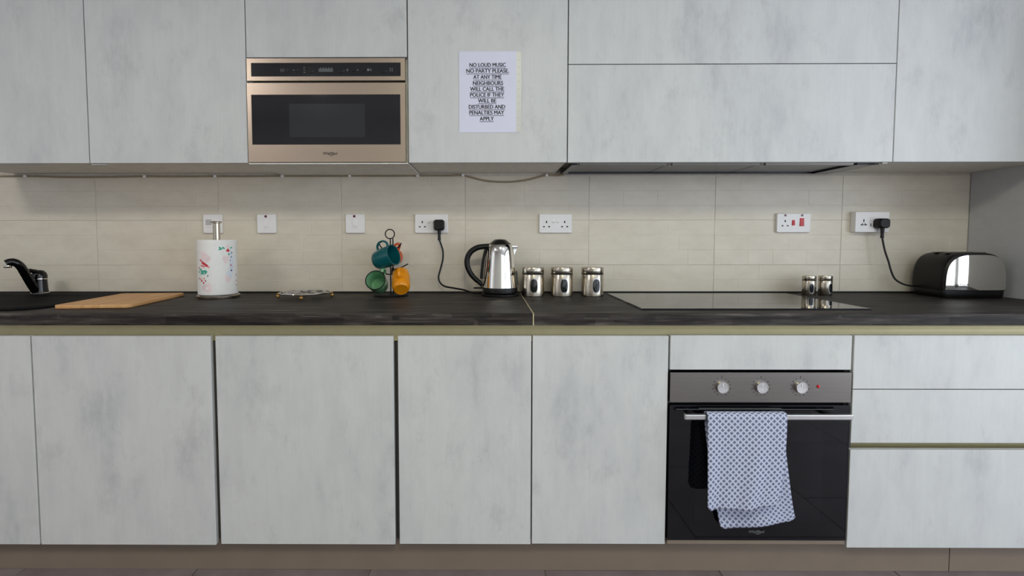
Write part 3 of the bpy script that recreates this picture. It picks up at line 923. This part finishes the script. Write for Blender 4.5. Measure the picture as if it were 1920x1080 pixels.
# ---------------------------------------------------------------- kettle
kx0, ky0 = .0605, -.114
kt = thing('kettle', 'polished steel electric kettle with black handle, on its power base', 'kettle', (kx0, ky0, .9003))
MB().lathe([(.078, .9005), (.079, .904), (.0785, .909), (.072, .9125), (0, .9125)], (kx0, ky0, 0), n=48).build('power_base', 'black', kt, smooth=True)
MB().lathe([(.070, .9130), (.0735, .916), (.0740, .934), (.0730, .9365), (0, .9365)], (kx0, ky0, 0), n=48).build('foot', 'black', kt, smooth=True)
kb = MB().lathe([(.0725, .9368), (.0722, .940), (.0702, .965), (.0674, 1.0), (.0642, 1.035), (.0610, 1.065), (.0578, 1.088), (.0545, 1.104), (.0512, 1.113), (.0475, 1.1175), (0, 1.1175)], (kx0, ky0, 0), n=64).build('body', 'chrome', kt, smooth=True)
MB().lathe([(.0465, 1.1178), (.047, 1.1195), (.039, 1.1255), (.030, 1.1335), (.022, 1.1385), (0, 1.1400)], (kx0, ky0, 0), n=40).build('lid', 'black_gloss', kt, smooth=True)
sb = MB()
A = [(kx0 + .046, ky0 - .014, 1.110), (kx0 + .046, ky0 + .014, 1.110), (kx0 + .078, ky0, 1.1095)]
Bm = [(kx0 + .054, ky0 - .012, 1.068), (kx0 + .054, ky0 + .012, 1.068), (kx0 + .0605, ky0, 1.072)]
va_ = [sb.bm.verts.new(q) for q in A]; vb2 = [sb.bm.verts.new(q) for q in Bm]
sb.bm.faces.new(va_); sb.bm.faces.new(vb2)
for i in range(3):
    j = (i + 1) % 3; sb.bm.faces.new((va_[i], va_[j], vb2[j], vb2[i]))
bmesh.ops.bevel(sb.bm, geom=sb.bm.edges[:], offset=.0018, segments=2, affect='EDGES')
sb.build('spout', 'chrome', kt, smooth=True)
MB().tube([(kx0 - .040, ky0, 1.110), (kx0 - .062, ky0, 1.109), (kx0 - .095, ky0, 1.104), (kx0 - .123, ky0, 1.087), (kx0 - .138, ky0, 1.060), (kx0 - .139, ky0, 1.028), (kx0 - .124, ky0, .993), (kx0 - .102, ky0, .968), (kx0 - .084, ky0, .953), (kx0 - .0745, ky0, .940)],
          [.0115, .0118, .0122, .0122, .0122, .0120, .0115, .0108, .0095, .007], 14, 6, flat=(1.15, .98)).build('handle', 'black', kt, smooth=True)
MB().tube([(kx0 - .060, ky0, 1.100), (kx0 - .0695, ky0, 1.06), (kx0 - .0755, ky0, 1.02), (kx0 - .079, ky0, .972)], .006, 10, 5).build('handle_spine', 'black', kt, smooth=True)
MB().box(kx0 - .113, kx0 - .070, ky0 - .010, ky0 + .010, .930, .9355, .002).build('switch', 'black', kt)
MB().tube([(kx0 + .0725, ky0 - .008, .945), (kx0 + .0685, ky0 - .008, .99), (kx0 + .0672, ky0 - .008, 1.005)], .005, 10, 4).build('water_gauge', 'panel_glass', kt, smooth=True)
def uk_plug(parent, x, z, y0, s=1.0, wide=False):
    w = .0235 if not wide else .026
    hh = .024 if not wide else .0215
    b = MB(); pr = rrect(x - w, x + w, z - hh, z + hh, .012, 5)
    lay = [(1.0, y0), (1.0, y0 - .022), (.92, y0 - .030), (.72, y0 - .036)]
    rgs = [[b.bm.verts.new((x + (px - x) * k_, yy, z + (pz - z) * k_)) for px, pz in pr] for k_, yy in lay]
    for a, c_ in zip(rgs, rgs[1:]):
        for i in range(len(a)):
            j = (i + 1) % len(a); b.bm.faces.new((a[i], a[j], c_[j], c_[i]))
    b.bm.faces.new(rgs[0]); b.bm.faces.new(rgs[-1])
    pg = b.build('plug', 'black', parent, smooth=True)
    MB().lathe([(.0075, -.045), (.006, -.030), (.0085, 0)], (x + .001, y0 - .017, z - hh + .003), n=14).build('plug_sleeve', 'black', pg, smooth=True)
uk_plug(kt, -.205, 1.2015, -.0135)
MB().tube([(-.204, -.031, 1.137), (-.196, -.032, 1.115), (-.188, -.032, 1.085), (-.190, -.032, 1.045), (-.202, -.033, 1.00), (-.208, -.034, .972), (-.200, -.036, .947), (-.178, -.040, .932), (-.135, -.05, .925), (-.095, -.065, .919), (-.055, -.085, .909), (-.016, -.105, .9075)], .0038, 8, 6).build('cord', 'black', kt, smooth=True)

# ---------------------------------------------------------------- canisters
def canister(x, y, r, hgt, label, group, win_ang, zb=.9003, scale=1.0):
    c = thing('canister' if r > .03 else 'spice_jar', label, 'canister' if r > .03 else 'jar', (x, y, zb), group)
    zb += .0002
    L = hgt
    MB().lathe([(r * .95, zb), (r, zb + .002), (r, zb + L * .745), (r * .985, zb + L * .755), (0, zb + L * .755)], (x, y, 0), n=56).build('body', 'steel_v', c, smooth=True)
    MB().lathe([(r * .96, zb + L * .757), (r * 1.0, zb + L * .765), (r * 1.0, zb + L * .785), (r * .96, zb + L * .79)], (x, y, 0), n=48).build('gasket', 'rubber', c, smooth=True)
    MB().lathe([(r * .985, zb + L * .792), (r * 1.0, zb + L * .80), (r * 1.0, zb + L * .975), (r * .97, zb + L), (0, zb + L)], (x, y, 0), n=56).build('lid', 'steel_v', c, smooth=True)
    def oval(hw, hh, rad, name, mat, hole=None):
        b = MB(); n = 36; zc = zb + L * .38
        def ringv(k, rr):
            out = []
            for i in range(n):
                a = 2 * PI * i / n
                ex = math.copysign(abs(math.cos(a)) ** .66, math.cos(a)); ez = math.copysign(abs(math.sin(a)) ** .85, math.sin(a))
                th = win_ang + ex * hw * k / r
                out.append(b.bm.verts.new((x + rr * math.sin(th), y - rr * math.cos(th), zc + ez * hh * k)))
            return out
        if hole:
            r0, r1, r2 = ringv(1, r + .0001), ringv(.97, rad), ringv(hole, rad)
            prs = ((r0, r1), (r1, r2))
        else:
            r0, r1, r2, r3 = ringv(1, rad), ringv(.75, rad), ringv(.5, rad), ringv(.25, rad)
            prs = ((r0, r1), (r1, r2), (r2, r3)); b.bm.faces.new(r3)
        for p_, q_ in prs:
            for i in range(n):
                j = (i + 1) % n; b.bm.faces.new((p_[i], p_[j], q_[j], q_[i]))
        return b.build(name, mat, c, smooth=True)
    s = r / .046
    oval(.0155 * s, .030 * s * (L / .121) / s if r > .03 else .0205, r + .0004, 'window', 'dark_oval')
    oval(.0170 * s, (.030 * s * (L / .121) / s if r > .03 else .0205) + .0016, r + .0010, 'window_rim', 'bar', hole=.88)
    return c
G = 'steel canisters with oval windows beside the kettle'
canister(.200, -.125, .0460, .121, 'steel canister with oval window standing next to the kettle', G, -.02)
canister(.321, -.125, .0460, .121, 'middle one of the three steel canisters with oval windows', G, .02 + .06)
canister(.450, -.125, .0460, .121, 'steel canister with oval window standing next to the hob', G, .10 + .06)
G = 'small steel jars on the hob'
canister(1.374, -.105, .0262, .083, 'small steel jar with side window, left one of the pair behind the hob corner', G, -.18, .9003)
canister(1.443, -.105, .0262, .083, 'small steel jar with side window, right one of the pair, nearer the toaster', G, .25, .9003)

# ---------------------------------------------------------------- toaster
ts = thing('toaster', 'black toaster with a polished steel front, in the right corner of the worktop', 'toaster', (1.972, -.135, .9003))
ts.rotation_euler = (0, 0, math.radians(-3))
HW, HD, HT = .1235, .080, .184
def tprof(k, zlo, n=28, inset=0.0):
    hw, ht = HW * k - inset, HT - inset
    pts = []
    for i in range(n + 1):
        a = PI * i / n
        ex = 2 / 3.4
        cx2, sz2 = math.cos(a), math.sin(a)
        x = hw * math.copysign(abs(cx2) ** ex, cx2); z = .045 + (ht - .045) * abs(sz2) ** ex
        pts.append((x, z))
    return [(hw * .985, zlo)] + pts + [(-hw * .985, zlo)]
b = MB(); lay = [(.965, -HD + .0), (.99, -HD + .006), (1.0, -HD + .02), (1.0, HD - .02), (.99, HD - .006), (.965, HD)]
rgs = [[b.bm.verts.new((x, y, z * (1 if k_ == 1 else (.5 + .5 * k_)))) for x, z in tprof(k_, .031)] for k_, y in lay]
for a, c_ in zip(rgs, rgs[1:]):
    for i in range(len(a)):
        j = (i + 1) % len(a); b.bm.faces.new((a[i], a[j], c_[j], c_[i]))
b.bm.faces.new(rgs[0]); b.bm.faces.new(rgs[-1])
b.build('body', 'black', ts, smooth=True, local=True)
b = MB(); pr = rrect(-HW * .985, HW * .985, -HD - .004, HD + .002, .02, 6)
lay = [(.96, .0003), (.985, .004), (1.0, .018), (.995, .0305)]
rgs = [[b.bm.verts.new((x * k_, y * k_, z)) for x, y in pr] for k_, z in lay]
for a, c_ in zip(rgs, rgs[1:]):
    for i in range(len(a)):
        j = (i + 1) % len(a); b.bm.faces.new((a[i], a[j], c_[j], c_[i]))
b.bm.faces.new(rgs[0]); b.bm.faces.new(rgs[-1])
b.build('base', 'black', ts, smooth=True, local=True)
def bulge(x, z):
    return -HD - .003 - .0150 * (1 - (abs(x) / HW) ** 2.0) - .002 * (1 - ((z - .1) / .08) ** 2)
def front_panel(name, sgn):
    b = MB(); pts = tprof(.955, .034, 40, .004)
    NX, NZ = 44, 18
    def top(x):
        hw = HW * .955 - .004; u = min(.9999, abs(x) / hw)
        return .045 + (HT - .009 - .045) * (1 - u ** 3.4) ** (1 / 3.4)
    hw = HW * .955 - .004
    g_ = []
    for i in range(NX + 1):
        x = -hw * math.cos(PI * i / NX)
        col = []
        for j in range(NZ + 1):
            z = .034 + (max(top(x), .046) - .034) * j / NZ
            col.append((x, z))
        g_.append(col)
    vf = [[b.bm.verts.new((x, sgn * -bulge(x, z) if sgn > 0 else bulge(x, z), z)) for x, z in c_] for c_ in g_]
    for i in range(NX):
        for j in range(NZ):
            b.bm.faces.new((vf[i][j], vf[i + 1][j], vf[i + 1][j + 1], vf[i][j + 1]))
    # return edge back to the body
    edge = [c_[0] for c_ in vf] + vf[-1][1:] + [c_[-1] for c_ in reversed(vf[:-1])] + list(reversed(vf[0][1:-1]))
    bk = [b.bm.verts.new((v.co.x, sgn * (HD - .004), v.co.z)) for v in edge]
    for i in range(len(edge)):
        j = (i + 1) % len(edge); b.bm.faces.new((edge[i], edge[j], bk[j], bk[i]))
    return b.build(name, 'chrome', ts, smooth=True, local=True)
fp = front_panel('front_panel', -1)
front_panel('rear_panel', 1)
for y in (-.028, .028):
    MB().box(-.075, .075, y - .011, y + .011, HT - .0035, HT + .0006, .001).build('bread_slot', 'steel', ts, local=True)
# lettering on the front panel
def curved_text(txt, xc, z, wdt, hgt, bold):
    cu = bpy.data.curves.new('t', 'FONT'); cu.body = txt; cu.size = 1; cu.offset = bold; cu.resolution_u = 2
    o = bpy.data.objects.new('t', cu); COL.objects.link(o)
    me = bpy.data.meshes.new_from_object(o.evaluated_get(bpy.context.evaluated_depsgraph_get())); bpy.data.objects.remove(o)
    xs = [v.co.x for v in me.vertices]; w = max(xs) - min(xs); x0 = min(xs)
    for v in me.vertices:
        x = xc + (v.co.x - x0) / w * wdt; zz = z + v.co.y / .73 * hgt
        v.co = Vector((x, bulge(x, zz) - .0004, zz))
    me.materials.append(M['ink'])
    o = bpy.data.objects.new('lettering', me); COL.objects.link(o); o.parent = fp
curved_text('Russell', -.068, .0535, .031, .0058, .02)
curved_text('Hobbs', -.068, .0450, .026, .0058, .02)
b = MB()
pts = []
for i in range(16):
    a = 2 * PI * i / 16; x = -.078 + .0052 * math.cos(a); zz = .0515 + .0070 * math.sin(a)
    pts.append((x, bulge(x, zz) - .0004, zz))
b.tube(pts, .0009, 5, 1, closed=True)
b.tube([(-.0805, bulge(-.08, .05) - .0006, .0475), (-.0765, bulge(-.077, .055) - .0006, .0555)], .0010, 5, 1)
b.tube([(-.0785, bulge(-.08, .05) - .0006, .0465), (-.0755, bulge(-.077, .055) - .0006, .053)], .0008, 5, 1)
b.build('emblem', 'ink', fp, local=True)
# plug and cord (children of the toaster; world coords brought into its turned frame)
ts_inv = (Matrix.Translation(ts.location) @ Matrix.Rotation(ts.rotation_euler.z, 4, 'Z')).inverted()
class _Fake: pass
before = set(COL.objects)
uk_plug(None, 1.716, 1.2065, -.0335, wide=True)
MB().tube([(1.7175, -.051, 1.144), (1.722, -.052, 1.12), (1.729, -.055, 1.085), (1.742, -.06, 1.04), (1.751, -.065, 1.00), (1.765, -.07, .967), (1.79, -.078, .947), (1.818, -.085, .939), (1.8515, -.09, .939)], .0038, 8, 6).build('cord', 'black', smooth=True)
for o in [o for o in COL.objects if o not in before and o.parent is None]:
    o.parent = ts
    o.matrix_parent_inverse = ts_inv

# ---------------------------------------------------------------- wall switches and sockets
ZS0, ZS1 = 1.1665, 1.2510
def plate(parent, x0, x1, z0=ZS0, z1=ZS1, th=.0095, y0=-.0012):
    b = MB(); xc, zc = (x0 + x1) / 2, (z0 + z1) / 2
    pr = rrect(x0, x1, z0, z1, .0045, 4)
    lay = [(1, y0), (1, y0 - th * .55), (.975, y0 - th * .9), (.955, y0 - th)]
    hw, hh = (x1 - x0) / 2, (z1 - z0) / 2
    rg = []
    for k_, yy in lay:
        d_ = (1 - k_) * .043
        rg.append([b.bm.verts.new((xc + (px - xc) * (hw - d_) / hw, yy, zc + (pz - zc) * (hh - d_) / hh)) for px, pz in pr])
    for a, c_ in zip(rg, rg[1:]):
        for i in range(len(a)):
            j = (i + 1) % len(a); b.bm.faces.new((a[i], a[j], c_[j], c_[i]))
    b.bm.faces.new(rg[0]); b.bm.faces.new(rg[-1])
    return b.build('face_plate', 'white', parent, smooth=True)
YP = -.0107
def pin_holes(parent, xc, zc):
    for x0, x1, z0, z1 in ((-.0025, .0025, .0055, .0150), (-.0152, -.0076, -.0130, -.0080), (.0076, .0152, -.0130, -.0080)):
        MB().box(xc + x0, xc + x1, YP - .0004, YP + .0004, zc + z0, zc + z1).build('pin_hole', 'matt_black', parent)
def rocker(parent, xc, zc, w=.0085, hh=.014, mat='white', name='rocker'):
    b = MB(); y = YP
    b.prism([(xc - w / 2, y, zc + hh / 2), (xc - w / 2, y - .0012, zc + hh / 2), (xc - w / 2, y - .0042, zc - hh / 2), (xc - w / 2, y, zc - hh / 2)], (w, 0, 0))
    b.box(xc - w / 2 - .0012, xc + w / 2 + .0012, y - .0003, y, zc - hh / 2 - .0016, zc + hh / 2 + .0012)
    return b.build(name, mat, parent)
# fused spur behind the kitchen roll
s = thing('fused_spur', 'white single wall plate half hidden behind the kitchen roll pole', 'socket', (-1.2135, -.001, 1.208), 'single switch plates on the tiles')
plate(s, -1.2555, -1.1715)
MB().box(-1.243, -1.217, YP - .0012, YP, 1.203, 1.228, .0006).build('fuse_carrier', 'white_grey', s)
MB().box(-1.240, -1.195, YP - .0004, YP, 1.193, 1.1942).build('groove', 'white_grey', s)
rocker(s, -1.199, 1.214, .014, .022)
# two water-heater style switches
for x0, x1, lab in ((-1.0155, -.9315, 'white single switch with a red neon, the left one, above the wire trivet'), (-.622, -.538, 'white single switch with a red neon, the right one, near the mug tree')):
    s = thing('wall_switch', lab, 'switch', ((x0 + x1) / 2, -.001, 1.208), 'single switch plates on the tiles')
    plate(s, x0, x1); xc = (x0 + x1) / 2
    rocker(s, xc - .001, 1.214, .0145, .026)
    MB().lathe([(.0055, YP + .0005), (.0055, YP - .0015), (.004, YP - .0022), (0, YP - .0024)], (xc - .002, 0, 1.2415), 'Y', 16).build('neon', 'dark_red', s, smooth=True)
    MB().box(xc - .013, xc + .013, YP - .0004, YP, 1.193, 1.1942).box(xc - .008, xc + .008, YP - .0004, YP, 1.186, 1.1868).build('groove', 'white_grey', s)
# double sockets
for x0, x1, lab in ((-.3145, -.1675, 'white double socket with the black kettle plug in it'), (.2360, .3815, 'white double socket with nothing plugged in, above the canisters')):
    s = thing('double_socket', lab, 'socket', ((x0 + x1) / 2, -.001, 1.208), 'double sockets on the tiles')
    plate(s, x0, x1); xc = (x0 + x1) / 2
    pin_holes(s, xc - .040, 1.205); pin_holes(s, xc + .040, 1.205)
    rocker(s, xc - .009, 1.222); rocker(s, xc + .009, 1.222)
    MB().box(xc - .0135, xc - .0045, YP - .0046, YP - .0001, 1.2125, 1.2138).box(xc + .0045, xc + .0135, YP - .0046, YP - .0001, 1.2125, 1.2138).build('rocker_shadow_line', 'white_grey', s)
# cooker control unit
s = thing('cooker_switch', 'white cooker switch plate with two red rockers and one socket', 'switch', (1.356, -.001, 1.21), 'double sockets on the tiles')
plate(s, 1.2825, 1.4305, 1.168, 1.2525, .012)
YP0 = YP; YP = -.0132
pin_holes(s, 1.3185, 1.208)
rocker(s, 1.3545, 1.211, .011, .021, 'red', 'red_rocker'); rocker(s, 1.3915, 1.2135, .017, .033, 'red', 'red_rocker')
for xx in (1.3185, 1.392):
    MB().box(xx - .0045, xx + .0045, YP - .001, YP, 1.239, 1.248, .0004).build('neon', 'dark_red', s)
# universal socket
s = thing('usb_socket', 'white universal double socket with usb ports and the toaster plug', 'socket', (1.687, -.001, 1.213), 'double sockets on the tiles')
plate(s, 1.6125, 1.762, 1.1680, 1.2585, .030)
YP = -.0312
b = MB()
xc, zc = 1.650, 1.209
b.box(xc - .0022, xc + .0022, YP - .0004, YP + .0004, zc + .004, zc + .016)
for sx_ in (-1, 1):
    b.box(xc + sx_ * .0085 - .005, xc + sx_ * .0085 + .005, YP - .0004, YP + .0004, zc - .0105, zc - .006)
    b.box(xc + sx_ * .006 - .0018, xc + sx_ * .006 + .0018, YP - .0004, YP + .0004, zc - .010, zc - .001)
b.box(xc - .0014, xc + .0014, YP - .0004, YP + .0004, zc - .009, zc - .005)
b.build('pin_holes', 'matt_black', s)['kind'] = 'stuff'
rocker(s, 1.6815, 1.2265, .008, .014); rocker(s, 1.6945, 1.2265, .008, .014)
MB().box(1.679, 1.6825, YP - .0005, YP + .0003, 1.194, 1.207).box(1.6905, 1.694, YP - .0005, YP + .0003, 1.194, 1.207).build('usb_port', 'matt_black', s)
MB().box(1.6755, 1.700, YP - .0004, YP, 1.233, 1.234).build('groove', 'white_grey', s)
YP = YP0

# ---------------------------------------------------------------- cable clipped along the top of the tiles
cb_ = thing('wall_cable', 'beige cable clipped along the tiles under the wall cabinets, sagging near the hood', 'cable', (-.8, -.007, 1.419))
cz = 1.4215
pts = [(-2.60, -.006, cz)]
CL = [(-2.042, 1.4205), (-1.51, 1.4185), (-1.197, 1.419), (-.899, 1.4195), (-.601, 1.4195), (-.301, 1.420), (-.101, 1.4215), (.268, 1.4215)]
for i, (x, z) in enumerate(CL):
    pts.append((x, -.006, z))
    if i < len(CL) - 1:
        x2 = CL[i + 1][0]; sag = {0: .004, 6: .030}.get(i, .0012)
        for f in (.25, .5, .75):
            pts.append((x + (x2 - x) * f, -.006, (z + CL[i + 1][1]) / 2 - sag * (1 - (2 * f - 1) ** 2)))
pts.append((.31, -.006, 1.4195)); pts.append((.345, -.010, 1.4225))
MB().tube(pts, .0038, 8, 4).build('cable', 'cable', cb_, smooth=True)
for x, z in CL:
    b = MB().box(x - .0062, x + .0062, -.0145, -.0022, z - .0068, z + .0052, .002)
    b.lathe([(.0026, -.0142), (.0026, -.0170)], (x, 0, z), 'Y', 10)
    b.build('clip', 'white', cb_)

# ---------------------------------------------------------------- round ceiling lights, the outer two large ones added as fill
def downlight(x, y, power, lab, k=1.0, col=(1, .9, .7)):
    c = thing('ceiling_light', lab, 'ceiling light', (x, y, ZC))
    MB().lathe([(.098 * k, ZC - .0005), (.098 * k, ZC - .010), (.088 * k, ZC - .013), (.088 * k, ZC - .0005)], (x, y, 0), n=32, close=False).build('ring', 'window_frame', c, smooth=True)
    t = NT('lamp_diffuser'); t.b.inputs['Base Color'].default_value = (.9, .88, .82, 1)
    t.b.inputs['Emission Color'].default_value = (*col, 1); t.b.inputs['Emission Strength'].default_value = power
    MB().lathe([(.087 * k, ZC - .0125), (.087 * k, ZC - .002)], (x, y, 0), n=32).build('diffuser', t.m, c)
downlight(0.25, -2.7, 16.5, 'large round white ceiling light in the middle of the row nearest the units', 4.5, (1, .985, .72))
downlight(-2.45, -2.6, 16.5, 'large round unseen fill light added on the ceiling at the left, nearest the units', 4.5, (1, .965, .95))  # added fill, brightens the upper doors on the left
downlight(1.5, -2.8, 4.0, 'large round unseen fill light added on the ceiling at the right, nearest the units', 4.5, (.80, .90, 1))  # added weak fill, evens out the upper doors on the right
downlight(-1.62, -3.42, 7, 'small round white ceiling light at the back left of the room', 1.2, (1, .95, .90))
bpy.context.view_layer.update()
